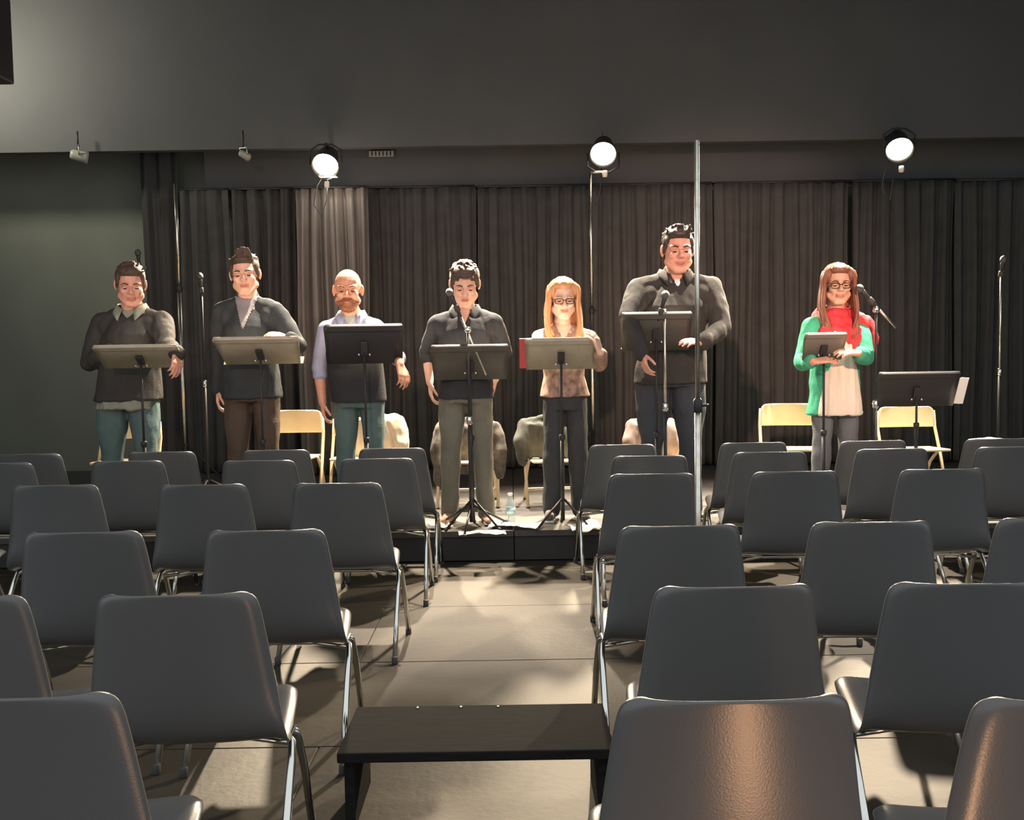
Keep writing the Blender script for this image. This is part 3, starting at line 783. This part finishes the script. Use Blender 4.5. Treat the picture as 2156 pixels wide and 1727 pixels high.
    # face
    dark = mat('dark eye', (.03, .02, .018), .3); lip = mat('lips', (.42, .12, .10), .5); brow = P.get('brow', mat('brown hair', (.07, .045, .03), .7))
    for s in (-1, 1):
        lid = MB().ell((s*.030, -.0745, .004), (.0145, .010, .0085), M=Hm).build('eyelid', P['skin'], t)
        MB().ell((s*.030, -.0795, .0005), (.0105, .0075, .0050), M=Hm).build('eye', dark, lid)
        MB().tube([Hm @ Vector((s*.013, -.092, .024)), Hm @ Vector((s*.030, -.0885, .030)), Hm @ Vector((s*.048, -.075, .024))], [.0035*hs, .0045*hs, .002*hs], 8).build('eyebrow', brow, t)
    patch(bd, Hm, [(-.022, -.055), (-.012, -.048), (0, -.050), (.012, -.048), (.022, -.055), (.012, -.064), (-.012, -.064)], .0022, 'lips', lip, t, .0008, .002, far=.2)
    ctx = dict(t=t, body=bd, top=tp, Hm=Hm, base=base, sc=sc, arms=arms, Z=Z, k=k, w=w, neck0=neck0, hx=hx, legs=legs, hs=hs)
    return ctx

def short_hair(c, m, seed=1, vol=1.0, quiff=0, fringe=.0, label=None):
    Hm = c['Hm']; mb = MB(); rng = random.Random(seed)
    mb.ell((0, .022, .046), (.082*vol, .094*vol, .083*vol), M=Hm)
    mb.ell((0, .062, .0), (.070, .056, .070), M=Hm)
    mb.ell((0, -.035, .088), (.060*vol, .045, .032*vol), M=Hm)
    for s in (-1, 1): mb.ell((s*.066, -.012, .038), (.014, .030, .038), M=Hm); mb.ell((s*.073, -.012, .008), (.007, .012, .024), M=Hm)
    for i in range(46):
        a = rng.uniform(-pi, pi); ph = rng.uniform(.0, 1.15)
        p0 = Vector((.080*vol*sin(ph)*sin(a), .022+.09*vol*sin(ph)*cos(a), .046+.080*vol*cos(ph)))
        if p0.y < -.055 and p0.z < .085: continue
        dv = Vector((rng.uniform(-.3, .6), -.55, .15)).normalized()*rng.uniform(.02, .034)
        mb.cap(p0, .009, p0 + dv + Vector((0, 0, .004)), .004, 6, Hm)
    for i in range(int(quiff*10)):
        x = rng.uniform(-.02, .05); mb.cap((x, -.045, .10), .013, (x-.012*rng.random(), -.078, .128+rng.uniform(0, .018)*quiff), .006, 6, Hm)
    for i in range(int(fringe*100)):
        x = -.05 + .1*rng.random(); mb.cap((x, -.06, .088), .010, (x+.01, -.088, .070), .005, 6, Hm)
    return mb.blob('hair', m, .0055, c['t'], 1, label=label)
def long_hair(c, m, seed=2, front=True, length=.34, part=0, label=None, spreadx=.09):
    Hm = c['Hm']; hs = c['hs']; rng = random.Random(seed)
    mb = MB()
    mb.ell((0, .026, .044), (.086, .094, .084), M=Hm); mb.ell((0, -.030, .090), (.064, .050, .032), M=Hm); mb.ell((0, .065, -.02), (.078, .050, .085), M=Hm)
    for s in (-1, 1):
        mb.ell((s*.062, -.012, .056), (.026, .050, .044), M=Hm)
    cap_ = mb.blob('hair', m, .006, c['t'], 2, rough=(.004, 60, (1, 1, .25)), label=label)
    lk = MB()
    Hi = c['sc'].z
    for i in range(120):
        s = -1 if i % 2 else 1
        t_ = rng.random()
        a = t_*2.5                      # 0 = beside the face, larger = round the back of the head
        r0 = Vector((s*.012*rng.random(), -.055*cos(a)+.03, .118))
        r1 = Vector((s*(.070+.016*rng.random())*abs(cos((a-.6)*.5)), -.055+.058*a*.9, .060+.02*rng.random()))
        r2 = Vector((s*(.083+.010*rng.random())*abs(cos((a-.75)*.55)), -.045+.055*a, -.01))
        p = [Hm @ q for q in (r0, r1, r2)]
        L = length*rng.uniform(.75, 1.05)
        fx = s*(spreadx*rng.uniform(.75, 1.15))*max(.25, abs(cos((a-.6)*.5)))
        fy = (-.135 if a < 1.1 and front else .10) - .0*a
        q3 = Vector((p[2].x*1.0 + s*.012, p[2].y - (.015 if a < 1.1 else -.01), p[2].z - L*.42))
        q4 = Vector((c['sc'].x + fx, c['sc'].y + fy + rng.uniform(-.012, .012), p[2].z - L))
        pts = p + [q3, q3.lerp(q4, .55) + Vector((s*.008, -.008 if fy < 0 else .01, 0)), q4]
        # smooth resample
        out = []
        for j in range(len(pts)-1):
            P0 = pts[max(j-1, 0)]; P1 = pts[j]; P2 = pts[j+1]; P3 = pts[min(j+2, len(pts)-1)]
            for u in (0, .33, .66):
                out.append(.5*((2*P1) + (P2-P0)*u + (2*P0-5*P1+4*P2-P3)*u*u + (3*P1-P0-3*P2+P3)*u**3))
        out.append(pts[-1]); n_ = len(out)
        rs = [(.004 + .0075*min(1, j/4))*(1 if j < n_*.7 else max(.15, 1-(j-n_*.7)/(n_*.3))) for j in range(n_)]
        lk.tube(out, rs, 7)
    lk.build('locks', m, cap_)
    return cap_
def glasses(c, m, wide=1.0):
    Hm = c['Hm']; mb = MB()
    for s in (-1, 1):
        pts = []
        for i in range(17):
            a = 2*pi*i/16; ca, sa = cos(a), sin(a)
            pts.append(Hm @ Vector((s*.031 + .023*wide*math.copysign(abs(ca)**.7, ca), -.096 + .004*abs(ca), .003+.0155*math.copysign(abs(sa)**.7, sa))))
        mb.tube(pts, .0026*c['hs'], 8)
        mb.tube([Hm @ Vector((s*.054, -.092, .012)), Hm @ Vector((s*.080, -.04, .012)), Hm @ Vector((s*.083, .02, .004))], .0022, 6)
    mb.tube([Hm @ Vector((-.009, -.097, .006)), Hm @ Vector((0, -.102, .010)), Hm @ Vector((.009, -.097, .006))], .0024, 6)
    return mb.build('glasses', m, c['t'])
def collar(c, m, open_=.05, drop=.09, name='collar', label=None, hgt=.045, r=.078):
    """turned down shirt collar: stand ring open at the front and two pointed wings"""
    n0 = c['neck0']; w = c['w']**.5; vs = []; fs = []; N = 28
    for j, (dz, rr) in enumerate([(.058, r*w), (.062, r*w+.004), (.03, r*w+.020), (.010, r*w+.028)]):
        for i in range(N+1):
            a = -pi/2 + .42 + (2*pi-.84)*i/N
            fr = max(0, -sin(a)); ext = 1 + (.0 if j < 2 else .18*fr)
            z = dz - .050*fr*fr - (drop*.55*max(0, fr-.72)*3 if j >= 2 else 0)
            vs.append(n0 + Vector((cos(a)*rr*ext*(1.05), sin(a)*rr*ext + .005, z)))
    for j in range(3):
        for i in range(N): q = j*(N+1)+i; fs.append((q, q+1, q+N+2, q+N+1))
    me = bpy.data.meshes.new(name); me.from_pydata(vs, [], fs)
    o = link(name, me, m, c['t'], label=label); o.modifiers.new('s', 'SOLIDIFY').thickness = .004; return o
def vpatch(c, m, name, half, depth, label=None, out=.004, zt=.035, up=None, g=.006):
    n0 = c['neck0']; Fm = Matrix.Translation((n0.x, 0, n0.z))
    return patch(c['top'], Fm, [(-half, zt), (half, zt), (half*.9, zt-.03), (.004, -depth), (-.004, -depth), (-half*.9, zt-.03)], g, name, m, c['t'], out, .004, label, far=.5)

J = lambda n_, col, **k_: mat(n_, col, .85, spec=.2, var=.12, scale=9, bump=.25, bscale=90, **k_)
skin1 = SK('rosy', (.62, .30, .22)); skin2 = SK('pale', (.66, .38, .27)); skin3 = SK('ruddy', (.60, .29, .19)); skin4 = SK('fair', (.68, .40, .29))
YP = 6.78
# 1 leftmost reader
c = person(dict(px=279, top=560, bx=272, Y=YP+.05, yaw=.38, pitch=.28, sw=.205, w=1.2, skin=skin1, kz=1.0, jaw=1.05, shz=1.46,
    label='person in charcoal sweater with grey collar at far left, hands on music stand',
    arm={-1: dict(el=(188, 765), wr=(232, 735), hd=(1, -.25, .1), hn=(0, -.4, 1), thumb=-1, curl=.5), 1: dict(el=(352, 728), wr=(372, 744), hd=(.1, -.5, -1), hn=(1, -.5, 0), thumb=-1, curl=.6)},
    clothes=dict(name='sweater', mat=J('charcoal knit', (.042, .040, .037)), hem=.86, pad=.028, flare=.01), trousers=dict(mat=J('teal grey denim', (.085, .13, .125)), fit=1.1)))
short_hair(c, mat('brown hair', (.07, .045, .03), .7), 3); collar(c, J('grey green shirt', (.24, .25, .20)))
vpatch(c, J('grey green shirt', (.24, .25, .20)), 'shirt_front', .05, .035)
# shirt hem below the sweater
Zc = c['Z']; mb = MB().loft([(0, 0, Zc(.80), .215, .165), (0, 0, Zc(.88), .205, .160)], 30); mb.blob('shirt_hem', J('grey green shirt', (.24, .25, .20)), .012, c['t'], 2, rough=(.02, 14, (1, 1, .3)))
# 2 cardigan man
c = person(dict(px=519, top=538, bx=533, Y=YP, yaw=.12, pitch=.12, roll=-.06, sw=.185, w=1.08, skin=skin2, shz=1.475,
    label='person in a dark cardigan over a grey t-shirt, second from the left, with brown trousers',
    arm={-1: dict(el=(462, 745), wr=(459, 826), hd=(0, -.15, -1), hn=(-1, -.3, 0), thumb=-1, curl=.7, es=1), 1: dict(el=(628, 728), wr=(612, 716), hd=(-.8, -.3, .3), hn=(0, -.5, 1), thumb=1, curl=.5)},
    clothes=dict(name='cardigan', mat=J('navy black knit', (.034, .039, .042)), hem=.84, pad=.024, flare=.012), trousers=dict(mat=J('brown corduroy', (.075, .055, .04)), fit=1.05)))
short_hair(c, mat('dark brown hair', (.05, .03, .02), .6), 5, 1.0, quiff=1.6)
vpatch(c, J('mid grey jersey', (.22, .20, .21)), 'tee_shirt_front', .078, .185, 'grey t-shirt in the opening of the cardigan')
# 3 bald reader
c = person(dict(px=734, top=571, bx=758, Y=YP, yaw=.10, pitch=.10, sw=.165, w=1.0, skin=skin3, jaw=.96, brow=mat('auburn hair', (.22, .08, .04), .7),
    label='bald bearded person in a pale blue shirt, third from the left, sleeves rolled up',
    arm={-1: dict(el=(672, 776), wr=(680, 858), hd=(.12, -.2, -1), hn=(-1, -.2, .1), thumb=-1, curl=.75, es=1), 1: dict(el=(838, 752), wr=(842, 768), hd=(.25, -.35, -.8), hn=(.7, -.7, .0), thumb=-1, curl=.7)},
    clothes=dict(name='shirt', mat=J('pale blue cotton', (.30, .32, .44)), hem=.93, pad=.016, sleeve=.22, cuff=1), trousers=dict(mat=J('teal grey denim', (.085, .13, .125)), fit=1.0)))
collar(c, J('pale blue cotton', (.30, .32, .44)), drop=.12)
vpatch(c, J('pale grey jersey', (.36, .37, .33)), 'tee_shirt_front', .045, .05)
Zc = c['Z']; 
rg = [(0, 0, Zc(z), a, b) for z, a, b in ((.86, .190, .152), (1.0, .192, .152), (1.2, .192, .158), (1.30, .180, .155), (1.345, .135, .138))]
rg = [(c['hx']*((z-.86*c['k'])/(.6*c['k'])), y, z, a, b) for x, y, z, a, b in rg]
MB().loft(rg, 28).blob('vest', J('near black wool', (.028, .030, .032)), .01, c['t'], 4, label='dark vest over the pale shirt')
bm_ = mat('auburn beard', (.24, .09, .045), .8, var=.3, scale=60, bump=.6, bscale=200)
patch(c['body'], c['Hm'], [(-.064, -.055), (-.050, -.052), (-.030, -.046), (-.024, -.038), (0, -.036), (.024, -.038), (.030, -.046), (.050, -.052), (.064, -.055), (.058, -.075), (.032, -.112), (0, -.122), (-.032, -.112), (-.058, -.075)], .0045, 'beard', bm_, c['t'], .002, .006, far=.2)
patch(c['body'], c['Hm'], [(-.020, -.057), (0, -.054), (.020, -.057), (.010, -.063), (-.010, -.063)], .0022, 'lips', mat('lips', (.42, .12, .10), .5), c['t'], .0065, .002, far=.2)
# 4 black shirt man
c = person(dict(px=979, top=559, bx=982, Y=YP-.08, yaw=.06, pitch=.42, sw=.185, w=1.04, skin=skin4, kz=1.02, lean=.09, shz=1.42,
    label='person in black shirt and long grey trousers at the aisle end, head bowed',
    arm={-1: dict(el=(901, 742), wr=(905, 806), hd=(.1, -.2, -1), hn=(-1, -.1, 0), thumb=-1, curl=.6, es=1), 1: dict(el=(1062, 742), wr=(1042, 800), hd=(-.3, -.3, -1), hn=(1, -.2, 0), thumb=1, curl=.6, es=1)},
    clothes=dict(name='shirt', mat=J('black cotton', (.032, .034, .037)), hem=.85, pad=.024, sleeve=.30), trousers=dict(mat=J('olive grey cotton', (.15, .145, .115)), fit=1.06),
    shoe=mat('tan canvas', (.45, .26, .18), .7), stance=.105))
short_hair(c, mat('dark brown hair', (.05, .03, .02), .6), 8, 1.03, fringe=.12); collar(c, J('black cotton', (.032, .034, .037)))
vpatch(c, skin4, 'open_neck', .036, .06, 'bare neck in the open collar')
# 5 blonde woman
c = person(dict(px=1184, top=590, bx=1190, Y=YP, yaw=.05, pitch=.20, sw=.155, w=.86, skin=SK('light', (.72, .46, .34)), jaw=.90, hs=1.18, brow=mat('red blonde hair', (.50, .24, .11), .5), shz=1.42,
    label='person with long red-blonde hair and glasses in a brown patterned top, fifth from the left',
    arm={-1: dict(el=(1132, 760), wr=(1152, 735), ws=1, hd=(.6, -.2, .2), hn=(0, -.4, 1), thumb=-1, curl=.5), 1: dict(el=(1262, 765), wr=(1264, 742), hd=(-.35, -.3, .9), hn=(1, -.5, 0), thumb=1, curl=.6)},
    clothes=dict(name='blouse', mat=mat('brown patterned blouse', (.30, .19, .14), .8, var=.55, scale=22), hem=.92, pad=.018, flare=.02, sleeve=.8), trousers=dict(mat=J('black denim', (.045, .046, .048)), fit=1.08), shoe=mat('black and white canvas', (.10, .09, .09), .7), sole=mat('white sole', (.8, .78, .7), .6)))
long_hair(c, mat('red blonde hair', (.50, .24, .11), .45, var=.3, scale=30), 4, length=.30)
glasses(c, mat('dark brown acetate', (.06, .02, .015), .3)); vpatch(c, SK('light', (.72, .46, .34)), 'open_neck', .055, .07, 'bare neckline')
# 6 tallest
c = person(dict(px=1424, top=484, bx=1412, Y=YP-.02, yaw=.02, pitch=.14, sw=.245, w=1.32, skin=skin1, hs=1.32, jaw=1.1, shz=1.485,
    label='tallest and broadest person, in a black jacket over a white undershirt, sixth from the left',
    arm={-1: dict(el=(1322, 668), wr=(1352, 745), hd=(.2, -.3, -1), hn=(-1, -.2, 0), thumb=-1, curl=.6), 1: dict(el=(1520, 690), wr=(1480, 722), hd=(-.8, -.4, .1), hn=(0, -.5, 1), thumb=1, curl=.5)},
    clothes=dict(name='jacket', mat=J('black fleece', (.042, .040, .037)), hem=.84, pad=.032, flare=.01), trousers=dict(mat=J('navy black denim', (.05, .055, .065)), fit=1.2)))
short_hair(c, mat('near black hair', (.03, .022, .018), .5), 12, 1.0, quiff=.5); collar(c, J('black fleece', (.042, .040, .037)), r=.082)
vpatch(c, skin1, 'open_neck', .04, .035); 
vpatch(c, mat('white jersey', (.75, .74, .72), .9), 'undershirt', .018, .06, 'white undershirt in the open collar', out=.009, zt=-.01)
# 7 woman in red scarf
c = person(dict(px=1759, top=560, bx=1757, Y=YP, yaw=-.12, pitch=.12, sw=.16, w=.92, skin=SK('warm', (.60, .33, .22)), jaw=.90, hs=1.18, brow=mat('auburn long hair', (.20, .07, .04), .5), shz=1.42,
    label='person with long auburn hair and glasses in a red scarf and green cardigan, rightmost reader',
    arm={-1: dict(el=(1690, 762), wr=(1712, 762), hd=(.8, -.2, .1), hn=(0, -.4, 1), thumb=-1, curl=.5), 1: dict(el=(1822, 752), wr=(1806, 744), hd=(-.9, -.35, .1), hn=(.1, -.5, 1), thumb=1, curl=.5)},
    clothes=dict(name='cardigan', mat=J('green knit', (.055, .33, .20)), hem=.72, pad=.026, flare=.022, sleeve=.75), trousers=dict(mat=J('blue grey denim', (.13, .14, .15)), fit=.98)))
Zc = c['Z']; hx = c['hx']
MB().loft([(.012, -.03, Zc(.725), .160, .150), (.012, -.03, Zc(.78), .155, .152), (.01, -.025, Zc(.95), .128, .145), (.01, -.02, Zc(1.1), .112, .135), (hx*.5, -.02, Zc(1.3), .11, .13), (hx*.7, -.01, Zc(1.38), .07, .10)], 28).blob('blouse', mat('cream blouse', (.74, .66, .54), .85, bump=.3, bscale=30), .009, c['t'], 3, rough=(.014, 13, (1.6, 1, .12)), label='long cream blouse hanging out of the open cardigan')
sc_ = MB(); n0 = c['neck0']; rs_ = mat('red gauze scarf', (.62, .035, .045), .8, var=.25, scale=14, bump=.5, bscale=40)
for q, (rx, ry, dz, rr_, tilt) in enumerate([(.085, .085, .035, .032, .02), (.105, .10, .005, .036, .045), (.125, .115, -.03, .038, .07), (.150, .125, -.075, .034, .09)]):
    pts = [n0 + Vector((rx*cos(a), ry*sin(a) + .005, dz + tilt*.9*sin(a) + .012*sin(3*a+q))) for a in [2*pi*i/24 for i in range(25)]]
    sc_.tube(pts, rr_, 12)
for sx, l_ in ((-.75, .17), (.75, .20), (.25, .08)):
    sc_.chain([n0 + Vector((sx*.12, -.11, -.10)), n0 + Vector((sx*.16, -.125, -.10-l_*.6)), n0 + Vector((sx*.17, -.12, -.10-l_))], [.05, .045, .03])
sc_.chain([n0 + Vector((.10, -.02, .0)), n0 + Vector((.19, -.03, -.06)), n0 + Vector((.225, -.05, -.16)), n0 + Vector((.20, -.09, -.23))], [.055, .068, .062, .04])
sc_.blob('scarf', rs_, .008, c['t'], 2, rough=(.012, 22, (1, 1, .5)), label='red gauze scarf round the neck and over the shoulder')
long_hair(c, mat('auburn long hair', (.24, .085, .045), .45, var=.3, scale=30), 9, length=.36, spreadx=.085)
glasses(c, mat('black acetate', (.02, .016, .015), .3), 1.08)
